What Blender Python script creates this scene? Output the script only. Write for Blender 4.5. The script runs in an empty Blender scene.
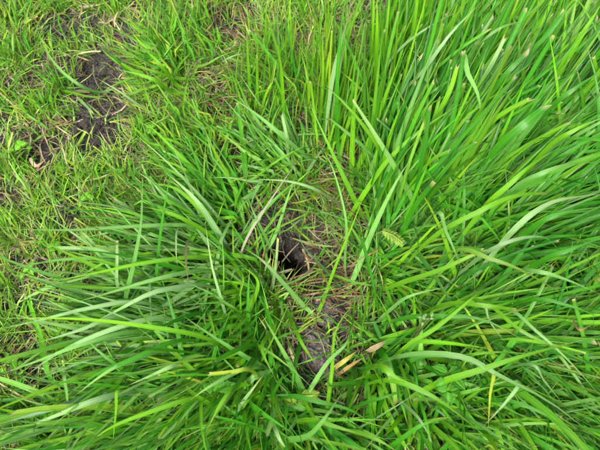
import bpy, math, random
import numpy as np
from mathutils import Vector, noise

rng = np.random.default_rng(11)
random.seed(11)
R = math.radians
sc = bpy.context.scene
COL = sc.collection

# ------------------------------------------------------------------ camera
PITCH, HFOV = 63.0, 50.0
CAM = np.array([0.0, -0.395, 0.775])
cd = bpy.data.cameras.new("camera")
cam = bpy.data.objects.new("camera", cd)
COL.objects.link(cam)
cam.location = CAM
cam.rotation_euler = (R(90 - PITCH), 0, 0)
cd.sensor_fit = 'HORIZONTAL'
cd.angle = R(HFOV)
cd.clip_start = 0.02
cd.clip_end = 200
cd.dof.use_dof = True
cd.dof.focus_distance = 0.80
cd.dof.aperture_fstop = 9.0
sc.camera = cam

# ------------------------------------------------------------------ world, sun, exposure
SUN_EL, SUN_AZ = 52.0, 205.0       # azimuth measured clockwise from +Y
w = bpy.data.worlds.new("World")
sc.world = w
w.use_nodes = True
nt = w.node_tree
bg = nt.nodes["Background"]
sky = nt.nodes.new("ShaderNodeTexSky")
sky.sky_type = 'NISHITA'
sky.sun_disc = False
sky.sun_elevation = R(SUN_EL)
sky.sun_rotation = R(SUN_AZ)
sky.air_density = 1.0
sky.dust_density = 7.0
sky.ozone_density = 0.6
nt.links.new(sky.outputs[0], bg.inputs[0])
bg.inputs[1].default_value = 0.075
sl = bpy.data.lights.new("sun", 'SUN')
sl.energy = 1.5
sl.angle = R(11)
sl.color = (1.0, 0.97, 0.93)
sun = bpy.data.objects.new("sun", sl)
COL.objects.link(sun)
d = Vector((math.sin(R(SUN_AZ)) * math.cos(R(SUN_EL)), math.cos(R(SUN_AZ)) * math.cos(R(SUN_EL)), math.sin(R(SUN_EL))))
sun.rotation_euler = d.to_track_quat('Z', 'Y').to_euler()
sc.view_settings.view_transform = 'Standard'
sc.view_settings.look = 'None'
sc.view_settings.gamma = 1
sc.view_settings.exposure = 2.35
sc.render.engine = 'CYCLES'
sc.cycles.max_bounces = 6
sc.cycles.transmission_bounces = 4
sc.cycles.diffuse_bounces = 3
sc.cycles.glossy_bounces = 2

# ------------------------------------------------------------------ planning helpers: pixels of the photo (600 x 450) to places on the ground
_t = math.tan(R(HFOV / 2))
_cp, _sp = math.cos(R(PITCH)), math.sin(R(PITCH))
FWD = np.array([0, _cp, -_sp]); UPV = np.array([0, _sp, _cp]); RGT = np.array([1.0, 0, 0])

def px(x, y, h=0.0):
    u = (x - 300) / 300 * _t
    v = (225 - y) / 300 * _t
    dr = FWD + RGT * u + UPV * v
    k = (h - CAM[2]) / dr[2]
    return CAM + dr * k

def to_px(P):
    q = P - CAM
    dz = q @ FWD
    return 300 + 300 / _t * (q @ RGT) / dz, 225 - 300 / _t * (q @ UPV) / dz

# ------------------------------------------------------------------ noise and ground height
_lat = np.random.default_rng(3).random((64, 64))
def vnoise(x, y):
    xi = np.floor(x).astype(int); yi = np.floor(y).astype(int)
    fx = x - xi; fy = y - yi
    fx = fx * fx * (3 - 2 * fx); fy = fy * fy * (3 - 2 * fy)
    a = _lat[xi % 64, yi % 64]; b = _lat[(xi + 1) % 64, yi % 64]
    c = _lat[xi % 64, (yi + 1) % 64]; e = _lat[(xi + 1) % 64, (yi + 1) % 64]
    return (a * (1 - fx) + b * fx) * (1 - fy) + (c * (1 - fx) + e * fx) * fy - 0.5

HOLE = px(287, 263, -0.03)
SCRAPE = px(304, 256, -0.012)
SOIL = [  # bare soil: pixel ellipses x, y, rx, ry, bareness
    (72, 25, 31, 16, .93), (99, 70, 29, 17, .96), (99, 128, 34, 31, .99), (40, 156, 18, 16, .97), (76, 216, 20, 11, .9),
    (78, 236, 22, 10, .7), (304, 251, 27, 26, 1.0), (320, 300, 19, 34, .96), (318, 350, 17, 26, .96), (20, 345, 22, 16, .85),
    (228, 22, 26, 17, .9), (220, 95, 16, 26, .88), (336, 185, 12, 18, .55), (28, 376, 20, 14, .9), (330, 436, 20, 12, .7),
    (578, 432, 22, 14, .8), (60, 40, 16, 10, .5), (370, 282, 26, 12, .75), (110, 178, 16, 9, .6), (30, 8, 22, 8, .6),
    (140, 150, 14, 8, .5), (65, 270, 14, 7, .6), (10, 205, 16, 9, .8), (12, 300, 16, 9, .85), (62, 262, 16, 8, .8), (40, 225, 12, 7, .75), (110, 240, 12, 7, .7), (48, 318, 13, 7, .75), (160, 25, 10, 12, .5), (376, 330, 22, 16, .7)]
PIT = px(38, 157)
SOILW = []
for (x, y, rx, ry, s) in SOIL:
    c = px(x, y); a = px(x + rx, y); b = px(x, y - ry)
    SOILW.append((c[0], c[1], a[0] - c[0], b[1] - c[1], s))

def bare(x, y):
    m = np.zeros_like(x)
    wob = vnoise(x * 45, y * 45) * 0.8 + vnoise(x * 110 + 9, y * 110) * 0.5
    for (cx, cy, rx, ry, s) in SOILW:
        r = np.sqrt(((x - cx) / rx) ** 2 + ((y - cy) / ry) ** 2) + wob
        m = np.maximum(m, s * np.clip((1.25 - r) / 0.4, 0, 1))
    return m

def gh0(x, y):
    h = vnoise(x * 5, y * 5) * 0.022 + vnoise(x * 16 + 4, y * 16) * 0.010
    r2 = ((x - SCRAPE[0]) / 0.045) ** 2 + ((y - SCRAPE[1]) / 0.05) ** 2
    return h * (1 - np.exp(-r2 * 0.6) * 0.7) - 0.030 * np.exp(-r2)

def ground_h(x, y):
    b = bare(x, y)
    h = gh0(x, y)
    h = h + (vnoise(x * 55, y * 55 + 7) * 0.009 + vnoise(x * 130, y * 130) * 0.006 + vnoise(x * 300, y * 300) * 0.003) * (0.35 + 0.65 * b)
    pit = np.exp(-((x - PIT[0]) / .016) ** 2 - ((y - PIT[1]) / .014) ** 2)
    return h - 0.006 * b - .022 * pit

def hole_r(x, y):
    return np.sqrt(((x - HOLE[0]) / 1.0) ** 2 + ((y - HOLE[1]) / 0.95) ** 2)

# ------------------------------------------------------------------ materials
def new_mat(name):
    m = bpy.data.materials.new(name); m.use_nodes = True
    n = m.node_tree.nodes; n.clear()
    return m, n, m.node_tree.links

def leaf_material(name, trans=0.36, rough=0.35, vein=60.0, spec=0.46):
    m, n, l = new_mat(name)
    out = n.new("ShaderNodeOutputMaterial")
    at = n.new("ShaderNodeAttribute"); at.attribute_name = "Col"
    uv = n.new("ShaderNodeUVMap")
    sep = n.new("ShaderNodeSeparateXYZ"); l.new(uv.outputs[0], sep.inputs[0])
    # lengthwise veins: noise stretched along the blade
    mp = n.new("ShaderNodeMapping"); mp.inputs['Scale'].default_value = (14, 0.8, 1)
    l.new(uv.outputs[0], mp.inputs[0])
    geo = n.new("ShaderNodeNewGeometry")
    addv = n.new("ShaderNodeVectorMath"); addv.operation = 'ADD'
    l.new(mp.outputs[0], addv.inputs[0])
    rpi = n.new("ShaderNodeVectorMath"); rpi.operation = 'SCALE'
    l.new(geo.outputs['Random Per Island'], rpi.inputs['Scale']); rpi.inputs[0].default_value = (31, 17, 53)
    l.new(rpi.outputs[0], addv.inputs[1])
    nz = n.new("ShaderNodeTexNoise"); nz.inputs['Scale'].default_value = 1.0; nz.inputs['Detail'].default_value = 3
    l.new(addv.outputs[0], nz.inputs['Vector'])
    mr = n.new("ShaderNodeMapRange"); mr.inputs[1].default_value = 0.3; mr.inputs[2].default_value = 0.7
    mr.inputs[3].default_value = 0.86; mr.inputs[4].default_value = 1.14
    l.new(nz.outputs[0], mr.inputs[0])
    # paler midrib line
    ab = n.new("ShaderNodeMath"); ab.operation = 'SUBTRACT'; l.new(sep.outputs[0], ab.inputs[0]); ab.inputs[1].default_value = 0.5
    ab2 = n.new("ShaderNodeMath"); ab2.operation = 'ABSOLUTE'; l.new(ab.outputs[0], ab2.inputs[0])
    rib = n.new("ShaderNodeMapRange"); rib.inputs[1].default_value = 0.0; rib.inputs[2].default_value = 0.09
    rib.inputs[3].default_value = 1.35; rib.inputs[4].default_value = 1.0
    l.new(ab2.outputs[0], rib.inputs[0])
    mul = n.new("ShaderNodeMath"); mul.operation = 'MULTIPLY'; l.new(mr.outputs[0], mul.inputs[0]); l.new(rib.outputs[0], mul.inputs[1])
    cm = n.new("ShaderNodeVectorMath"); cm.operation = 'SCALE'
    l.new(at.outputs['Color'], cm.inputs[0]); l.new(mul.outputs[0], cm.inputs['Scale'])
    # brown specks and worn spots
    n3 = n.new("ShaderNodeTexNoise"); n3.inputs['Scale'].default_value = 1.6; n3.inputs['Detail'].default_value = 2
    mp3 = n.new("ShaderNodeMapping"); mp3.inputs['Scale'].default_value = (1.6, 5, 1); l.new(uv.outputs[0], mp3.inputs[0])
    ad3 = n.new("ShaderNodeVectorMath"); ad3.operation = 'ADD'; l.new(mp3.outputs[0], ad3.inputs[0]); l.new(rpi.outputs[0], ad3.inputs[1])
    l.new(ad3.outputs[0], n3.inputs['Vector'])
    m3 = n.new("ShaderNodeMapRange"); m3.inputs[1].default_value = .69; m3.inputs[2].default_value = .77; m3.inputs[4].default_value = .5
    l.new(n3.outputs[0], m3.inputs[0])
    mixc = n.new("ShaderNodeMix"); mixc.data_type = 'RGBA'; l.new(m3.outputs[0], mixc.inputs['Factor'])
    l.new(cm.outputs[0], mixc.inputs['A']); mixc.inputs['B'].default_value = (.20, .17, .05, 1)
    class _O: outputs = [mixc.outputs['Result']]
    cm = _O
    # veins as relief
    wv = n.new("ShaderNodeMath"); wv.operation = 'MULTIPLY'; l.new(sep.outputs[0], wv.inputs[0]); wv.inputs[1].default_value = vein
    sn = n.new("ShaderNodeMath"); sn.operation = 'SINE'; l.new(wv.outputs[0], sn.inputs[0])
    ad = n.new("ShaderNodeMath"); ad.operation = 'MULTIPLY_ADD'; l.new(nz.outputs[0], ad.inputs[0]); ad.inputs[1].default_value = 3.0; l.new(sn.outputs[0], ad.inputs[2])
    bp = n.new("ShaderNodeBump"); bp.inputs['Strength'].default_value = 0.6; bp.inputs['Distance'].default_value = 0.0004
    l.new(ad.outputs[0], bp.inputs['Height'])
    p = n.new("ShaderNodeBsdfPrincipled")
    l.new(cm.outputs[0], p.inputs['Base Color']); p.inputs['Roughness'].default_value = rough
    p.inputs['Specular IOR Level'].default_value = spec
    l.new(bp.outputs[0], p.inputs['Normal'])
    tr = n.new("ShaderNodeBsdfTranslucent")
    tm = n.new("ShaderNodeVectorMath"); tm.operation = 'MULTIPLY'
    l.new(cm.outputs[0], tm.inputs[0]); tm.inputs[1].default_value = (1.35, 1.5, 0.5)
    l.new(tm.outputs[0], tr.inputs[0])
    mx = n.new("ShaderNodeMixShader"); mx.inputs[0].default_value = trans
    l.new(p.outputs[0], mx.inputs[1]); l.new(tr.outputs[0], mx.inputs[2])
    l.new(mx.outputs[0], out.inputs[0])
    return m

BLADE = leaf_material("grass_blade")
TURF = leaf_material("turf_blade", 0.34, 0.5, 30)
STRAW = leaf_material("dry_straw", 0.15, 0.6, 24, 0.3)
WEED = leaf_material("weed_leaf", 0.3, 0.55, 20, 0.12)

def soil_material(name, k=1.0, tint=(1, 1, 1)):
    m, n, l = new_mat(name)
    out = n.new("ShaderNodeOutputMaterial")
    tc = n.new("ShaderNodeTexCoord")
    n1 = n.new("ShaderNodeTexNoise"); n1.inputs['Scale'].default_value = 38; n1.inputs['Detail'].default_value = 8; n1.inputs['Roughness'].default_value = .65
    n2 = n.new("ShaderNodeTexNoise"); n2.inputs['Scale'].default_value = 420; n2.inputs['Detail'].default_value = 5
    vo = n.new("ShaderNodeTexVoronoi"); vo.inputs['Scale'].default_value = 230
    for q in (n1, n2, vo): l.new(tc.outputs['Object'], q.inputs['Vector'])
    cr = n.new("ShaderNodeValToRGB")
    e = cr.color_ramp.elements
    e[0].position = .3; e[0].color = (.030 * k, .021 * k, .014 * k, 1)
    e[1].position = .75; e[1].color = (.126 * k, .102 * k, .088 * k, 1)
    q = e.new(.52); q.color = (.060 * k, .047 * k, .039 * k, 1)
    l.new(n1.outputs[0], cr.inputs[0])
    mr = n.new("ShaderNodeMapRange"); mr.inputs[1].default_value = .3; mr.inputs[2].default_value = .72; mr.inputs[3].default_value = .55; mr.inputs[4].default_value = 1.6
    l.new(n2.outputs[0], mr.inputs[0])
    sc_ = n.new("ShaderNodeVectorMath"); sc_.operation = 'SCALE'
    l.new(cr.outputs[0], sc_.inputs[0]); l.new(mr.outputs[0], sc_.inputs['Scale'])
    tn = n.new("ShaderNodeVectorMath"); tn.operation = 'MULTIPLY'; tn.inputs[1].default_value = tint; l.new(sc_.outputs[0], tn.inputs[0]); sc_ = tn
    b1 = n.new("ShaderNodeBump"); b1.inputs['Strength'].default_value = .9; b1.inputs['Distance'].default_value = .007; l.new(n1.outputs[0], b1.inputs['Height'])
    b2 = n.new("ShaderNodeBump"); b2.inputs['Strength'].default_value = .8; b2.inputs['Distance'].default_value = .003; l.new(vo.outputs[0], b2.inputs['Height']); l.new(b1.outputs[0], b2.inputs['Normal'])
    p = n.new("ShaderNodeBsdfPrincipled")
    l.new(sc_.outputs[0], p.inputs['Base Color']); p.inputs['Roughness'].default_value = .62
    p.inputs['Specular IOR Level'].default_value = .45
    l.new(b2.outputs[0], p.inputs['Normal'])
    l.new(p.outputs[0], out.inputs[0])
    return m

SOILM = soil_material("damp_soil", .30)
CLODM = soil_material("clod_soil", .40)
GREYM = soil_material("grey_clod_soil", 1.25, (.95, 1.0, 1.18))

# ------------------------------------------------------------------ mesh helpers
def link(name, me, parent=None, loc=None):
    o = bpy.data.objects.new(name, me)
    COL.objects.link(o)
    if parent: o.parent = parent
    if loc is not None: o.location = loc
    return o

def thing(name, label, cat, loc, group=None):
    o = bpy.data.objects.new(name, None); COL.objects.link(o)
    o.empty_display_size = 0.02
    o.location = loc
    o['label'] = label; o['category'] = cat
    if group: o['group'] = group
    return o

def tag(o, label, cat, group=None):
    o['label'] = label; o['category'] = cat
    if group: o['group'] = group
    return o

def mesh_np(name, V, F, mat, col=None, uv=None, smooth=True):
    """V (n,3), F (m,k) same-size faces; col (n,3) per vertex; uv (n,2) per vertex."""
    me = bpy.data.meshes.new(name)
    V = np.ascontiguousarray(V, dtype=np.float32); F = np.ascontiguousarray(F, dtype=np.int32)
    m, k = F.shape
    me.vertices.add(len(V)); me.vertices.foreach_set("co", V.ravel())
    me.loops.add(m * k); me.loops.foreach_set("vertex_index", F.ravel())
    me.polygons.add(m)
    me.polygons.foreach_set("loop_start", np.arange(0, m * k, k, dtype=np.int32))
    me.polygons.foreach_set("loop_total", np.full(m, k, dtype=np.int32))
    if smooth: me.polygons.foreach_set("use_smooth", np.ones(m, dtype=bool))
    if col is not None:
        a = me.color_attributes.new("Col", 'FLOAT_COLOR', 'POINT')
        c4 = np.ones((len(V), 4), dtype=np.float32); c4[:, :3] = col
        a.data.foreach_set("color", c4.ravel())
    if uv is not None:
        u = me.uv_layers.new(name="UVMap")
        u.data.foreach_set("uv", np.ascontiguousarray(uv[F.ravel()], dtype=np.float32).ravel())
    me.materials.append(mat)
    me.update(calc_edges=True)
    return me

# ------------------------------------------------------------------ grass blades (vectorised)
LIME = np.array([.108, .305, .009]); MID = np.array([.042, .225, .009]); DEEP = np.array([.018, .140, .007])
PALE = np.array([.135, .320, .070]); YEL = np.array([.240, .330, .025]); STR = np.array([.46, .37, .19])
BRN = np.array([.20, .115, .065]); TIP = np.array([.46, .44, .24])

def unit(v):
    return v / np.maximum(np.linalg.norm(v, axis=-1, keepdims=True), 1e-9)

def sspace(k):
    return np.append(np.linspace(0, .972, k - 1), 1.0)      # a short last step, so that a bitten tip is a thin rim

def centrelines(base, az, lean, L, droop, bend, n, kink=None):
    """base (N,3); az, lean radians; droop = extra lean gained along the blade; returns (N,n+1,3)."""
    N = len(az)
    s = sspace(n + 1)
    sm = (s[:-1] + s[1:]) / 2
    th = lean[:, None] + droop[:, None] * sm[None] ** 1.6
    if kink is not None:
        th = th + kink[0][:, None] * (sm[None] > kink[1][:, None])
    aa = az[:, None] + bend[:, None] * sm[None]
    st = L[:, None] * np.diff(s)[None]
    dxyz = np.stack([np.sin(th) * np.cos(aa) * st, np.sin(th) * np.sin(aa) * st, np.cos(th) * st], -1)
    P = np.zeros((N, n + 1, 3)); P[:, 1:] = np.cumsum(dxyz, 1)
    return P + base[:, None]

def ribbons(P, W, twist0, twist1, cut, fold=0.25, cols=3, base_w=0.6):
    """Ribbons along the centrelines P (N,k,3): verts (N,k,cols,3)."""
    N, k, _ = P.shape
    T = unit(np.gradient(P, axis=1))
    up = np.array([0.0, 0.0, 1.0])
    H = np.cross(T, up)
    # near-vertical starts take the direction of the blade's own run
    run = P[:, -1] - P[:, 0]; run[:, 2] = 0
    side = unit(np.cross(run, up) + 1e-6)
    H = unit(H + side[:, None] * 0.25)
    Bn = unit(np.cross(H, T))
    s = sspace(k)
    a = twist0[:, None] + (twist1 - twist0)[:, None] * s[None]
    S = H * np.cos(a)[..., None] + Bn * np.sin(a)[..., None]
    Nn = np.cross(S, T)
    c = cut[:, None]
    taper = np.where(c > 0.5, 1 - 0.25 * s[None] ** 3, np.maximum(1 - s[None] ** 2.6, 0.02))
    prof = np.minimum(1, base_w + (1 - base_w) * s[None] * 3.2) * taper
    hw = (W[:, None] / 2) * prof
    V = np.zeros((N, k, cols, 3))
    off = np.linspace(-1, 1, cols)
    slant = rng.normal(0, .45, (N, cols)) * (cut > .5)[:, None] * W[:, None]
    for j, o in enumerate(off):
        lift = -fold * (1 - abs(o)) if cols > 2 else 0
        V[:, :, j] = P + S * (hw * o)[..., None] + Nn * (hw * lift)[..., None]
    V[:, -1] += T[:, -1][:, None, :] * slant[..., None]
    return V

def grid_faces(k, cols):
    f = []
    for i in range(k - 1):
        for j in range(cols - 1):
            a = i * cols + j
            f.append((a, a + 1, a + cols + 1, a + cols))
    return np.array(f, dtype=np.int32)

def blade_cols(base_rgb, k, cols, cut, sheath, tipcol):
    """Natural colour along each blade: pale sheath at the foot, straw rim where it was bitten or mown off, drying tip."""
    N = len(base_rgb)
    s = sspace(k)[None, :, None]
    C = np.repeat(base_rgb[:, None, :], k, 1)
    C = C * (1 + rng.uniform(-.38, .38, (N, 1, 1)) * (s - .5) * 1.6)                       # each blade greens or fades along its length
    C = C * (1 + np.array([.9, .15, 0]) * np.clip((s - .55) / .45, 0, 1) * (rng.random((N, 1, 1)) ** 4))   # a few yellow towards the tip
    sh = np.clip(1 - s / 0.16, 0, 1) * sheath[:, None, None]
    C = C * (1 - sh) + np.array([.30, .36, .13]) * sh
    tp = np.where(cut[:, None, None] > .5, (s > .99) * 0.85, np.clip((s - .86) / .14, 0, 1) * tipcol[:, None, None])
    C = C * (1 - tp) + (TIP * rng.uniform(.45, 1.1, (N, 1, 1)) * np.array([1, .9, .8]) ** rng.uniform(0, 2, (N, 1, 1))) * tp
    return np.repeat(C[:, :, None, :], cols, 2)

def uv_grid(k, cols, N=1):
    u = np.linspace(0, 1, cols)[None, :].repeat(k, 0); v = np.linspace(0, 1, k)[:, None].repeat(cols, 1)
    g = np.stack([u, v * 3], -1).reshape(-1, 2)
    return np.tile(g, (N, 1))

def keep_above(P, gap):
    g = gh0(P[..., 0], P[..., 1])
    P[..., 2] = np.maximum(P[..., 2], g + gap)
    return P

def stuff_mesh(name, V, C, mat):
    N, k, cols, _ = V.shape
    f = grid_faces(k, cols)
    F = (f[None] + (np.arange(N) * k * cols)[:, None, None]).reshape(-1, 4)
    return mesh_np(name, V.reshape(-1, 3), F, mat, C.reshape(-1, 3), uv_grid(k, cols, N))

def palette(mix, N, var=0.18):
    """mix = [(colour, weight), ...]; neighbours blended so that hues run on without steps."""
    cs = np.array([m[0] for m in mix]); ws = np.array([m[1] for m in mix], float); ws /= ws.sum()
    i = rng.choice(len(cs), N, p=ws); j = rng.choice(len(cs), N, p=ws)
    t = rng.random((N, 1)) * 0.45
    c = cs[i] * (1 - t) + cs[j] * t
    return c * (1 + (rng.random((N, 1)) - .5) * 2 * var) * (1 + (rng.random((N, 3)) - .5) * 0.12)

# ------------------------------------------------------------------ the ground: one sheet with the burrow sunk into it
def axis(c, lo, hi):
    a = [np.arange(c - .045, c + .045, .0022)]
    a.append(np.arange(c + .045, c + .14, .0045)); a.append(np.arange(c - .14, c - .045, .0045))
    a.append(np.arange(c + .14, hi, .0085)); a.append(np.arange(lo, c - .14, .0085))
    st = .012; x = hi; out = []
    while x < 40:
        out.append(x); x += st; st *= 1.22
    a.append(np.array(out))
    st = .012; x = lo; out = []
    while x > -40:
        x -= st; out.append(x); st *= 1.22
    a.append(np.array(out))
    return np.unique(np.concatenate(a))
ax_, ay_ = axis(HOLE[0], -.72, .72), axis(HOLE[1], -.45, .62)
GX, GY = np.meshgrid(ax_, ay_, indexing='xy')
GZ = ground_h(GX, GY)
hr = hole_r(GX, GY) + vnoise(GX * 160, GY * 160) * 0.006
dep = np.clip((0.0250 - hr) / 0.0080, 0, 1); dep = dep * dep * (3 - 2 * dep)
D = dep * 0.11
GZ = GZ - D
GX = GX - 0.40 * np.maximum(D - .01, 0) * dep; GY = GY + 0.30 * np.maximum(D - .01, 0) * dep      # the tunnel runs back under the bank
ny, nx = GX.shape
I = np.arange(ny * nx).reshape(ny, nx)
F = np.stack([I[:-1, :-1], I[:-1, 1:], I[1:, 1:], I[1:, :-1]], -1).reshape(-1, 4)
g = link("ground", mesh_np("ground", np.stack([GX, GY, GZ], -1).reshape(-1, 3), F, SOILM))
g['kind'] = 'structure'; g['label'] = 'dark damp soil with a small animal burrow hole'

# ------------------------------------------------------------------ grass tussocks
CLEAR = [(306, 250, 20, 22, .85), (287, 262, 18, 17, 1.0), (322, 300, 16, 24, .85), (318, 350, 15, 28, .9), (98, 128, 31, 25, .95), (98, 72, 20, 12, .9), (72, 26, 20, 10, .7), (228, 22, 18, 12, .6),
         (336, 280, 16, 24, .4), (350, 385, 20, 22, .4), (222, 95, 10, 20, .5), (40, 156, 12, 12, .8), (22, 343, 18, 11, .75), (28, 376, 14, 9, .6), (12, 300, 11, 6, .6)]
STRAY, LSC, WSC, NSC = .21, .80, .55, 1.5
ALL = []   # (thing, centre) for the hand-placed blades
def tussock(label, c, r, n, fine, az, azs, lean, leans, L, droop, W, mix, cutp=.25, name='grass_tussock', cat='grass tussock', bendv=.35, var=.16, seg=9, zlift=0.0, group='tussocks of long grass'):
    ctr = px(*c)
    rx = px(c[0] + r[0], c[1])[0] - ctr[0]; ry = px(c[0], c[1] - r[1])[1] - ctr[1]
    ctr[2] = float(gh0(ctr[0:1], ctr[1:2])[0])
    t = thing(name, label, cat, ctr, group)
    def make(N, Lk, Wk, k, leanx, mixx, cols, cutpp, gap):
        q = np.sqrt(rng.random(N)); a = rng.random(N) * 2 * np.pi
        bx = ctr[0] + rx * q * np.cos(a); by = ctr[1] + ry * q * np.sin(a)
        # keep the foot of each blade off the hole
        hr_ = np.hypot(bx - HOLE[0], by - HOLE[1]); bx = np.where(hr_ < .03, HOLE[0] + .035 * np.cos(a), bx); by = np.where(hr_ < .03, HOLE[1] + .035 * np.sin(a), by)
        base = np.stack([bx, by, gh0(bx, by) - .004], -1)
        azv = R(az) + rng.normal(0, 1, N) * R(azs)
        # blades lean outward a little from the tussock's heart
        azv = azv + 0.30 * q * np.sin(a - azv)
        stray = rng.random(N) < STRAY * (2.2 if cols == 3 and k == 5 else 1)
        azv = np.where(stray, azv + rng.uniform(-2.2, 2.2, N), azv)
        le = np.clip(R(lean) + rng.normal(0, 1, N) * R(leans) + leanx, R(2), R(84))
        le = np.where(stray, np.clip(le + rng.uniform(-.3, .4, N), R(5), R(80)), le)
        Ls = LSC * L * Lk * np.clip(rng.normal(1, .24, N), .4, 1.6)
        dr = R(droop) * np.clip(rng.normal(1, .5, N), 0, 2.4)
        dr = np.minimum(dr, R(118) - le)
        bd = rng.normal(0, bendv, N)
        kk = (rng.random(N) < .16) * rng.uniform(.4, 1.6, N); ks = rng.uniform(.45, .85, N)
        kk = np.minimum(kk, np.maximum(R(150) - le - dr, 0))
        P = centrelines(base, azv, le, Ls, dr, bd, k, (kk, ks))
        P[..., 2] += zlift * np.linspace(0, 1, k + 1)[None]
        g_ = gh0(P[..., 0], P[..., 1]); low = gap * (0.3 + rng.random(N))[:, None]
        P[..., 2] = np.where(np.arange(k + 1)[None] > 1, np.maximum(P[..., 2], g_ + low), P[..., 2])
        U_, V_ = to_px(P)
        hide = np.zeros(N, bool)
        for (ex, ey, erx, ery, pr) in CLEAR:
            inn = (((U_ - ex) / erx) ** 2 + ((V_ - ey) / ery) ** 2 < 1).any(1)
            hide |= inn & (rng.random(N) < pr)
        keep = ~hide
        base, P, N = base[keep], P[keep], int(keep.sum())
        Ws = WSC * W * Wk * np.clip(rng.normal(1, .36, N), .38, 1.9)
        cut = (rng.random(N) < cutpp * .85).astype(float)
        tw0 = rng.normal(0, .5, N); tw1 = tw0 + rng.normal(0, .8, N)
        V = ribbons(P, Ws, tw0, tw1, cut, fold=.34, cols=cols)
        Cc = blade_cols(palette(mixx, N, var), k + 1, cols, cut, rng.random(N), (rng.random(N) < .4) * rng.random(N))
        return base, V, Cc
    base, V, Cc = make(min(300, int(n * NSC)), 1, 1, seg, 0, mix, 3, cutp, .03)
    Ff = grid_faces(seg + 1, 3); U = uv_grid(seg + 1, 3)
    for i in range(len(V)):
        me = mesh_np("blade", V[i].reshape(-1, 3) - base[i], Ff, BLADE, Cc[i].reshape(-1, 3), U)
        link("blade", me, t, base[i] - ctr)
    if fine:
        mixx = [(m[0] * .95, m[1]) for m in mix] + [(STR, .10), (BRN, .10), (YEL, .08)]
        b2, V2, C2 = make(int(fine * .85), .62, .55, 5, R(6), mixx, 3, .1, .012)
        o = link("fine_blades", stuff_mesh("fine_blades", V2 - ctr, C2, BLADE), t)
        o['kind'] = 'stuff'
    ALL.append((t, ctr))
    return t

G1 = [(MID, 5), (DEEP, 3), (LIME, 2.2), (PALE, .5)]         # tall lush grass
G2 = [(LIME, 5), (MID, 3), (YEL, 1), (PALE, .4)]             # bright thin grass
G3 = [(MID, 3.2), (LIME, 3.2), (PALE, 2.8), (np.array([.18, .34, .12]), 1.8), (DEEP, .6)]         # flattened grass: pale undersides, plus grey-green sky sheen put into the paler colours
G4 = [(MID, 4), (LIME, 3.5), (DEEP, 1.8), (PALE, 1.1), (YEL, .4)]

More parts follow.
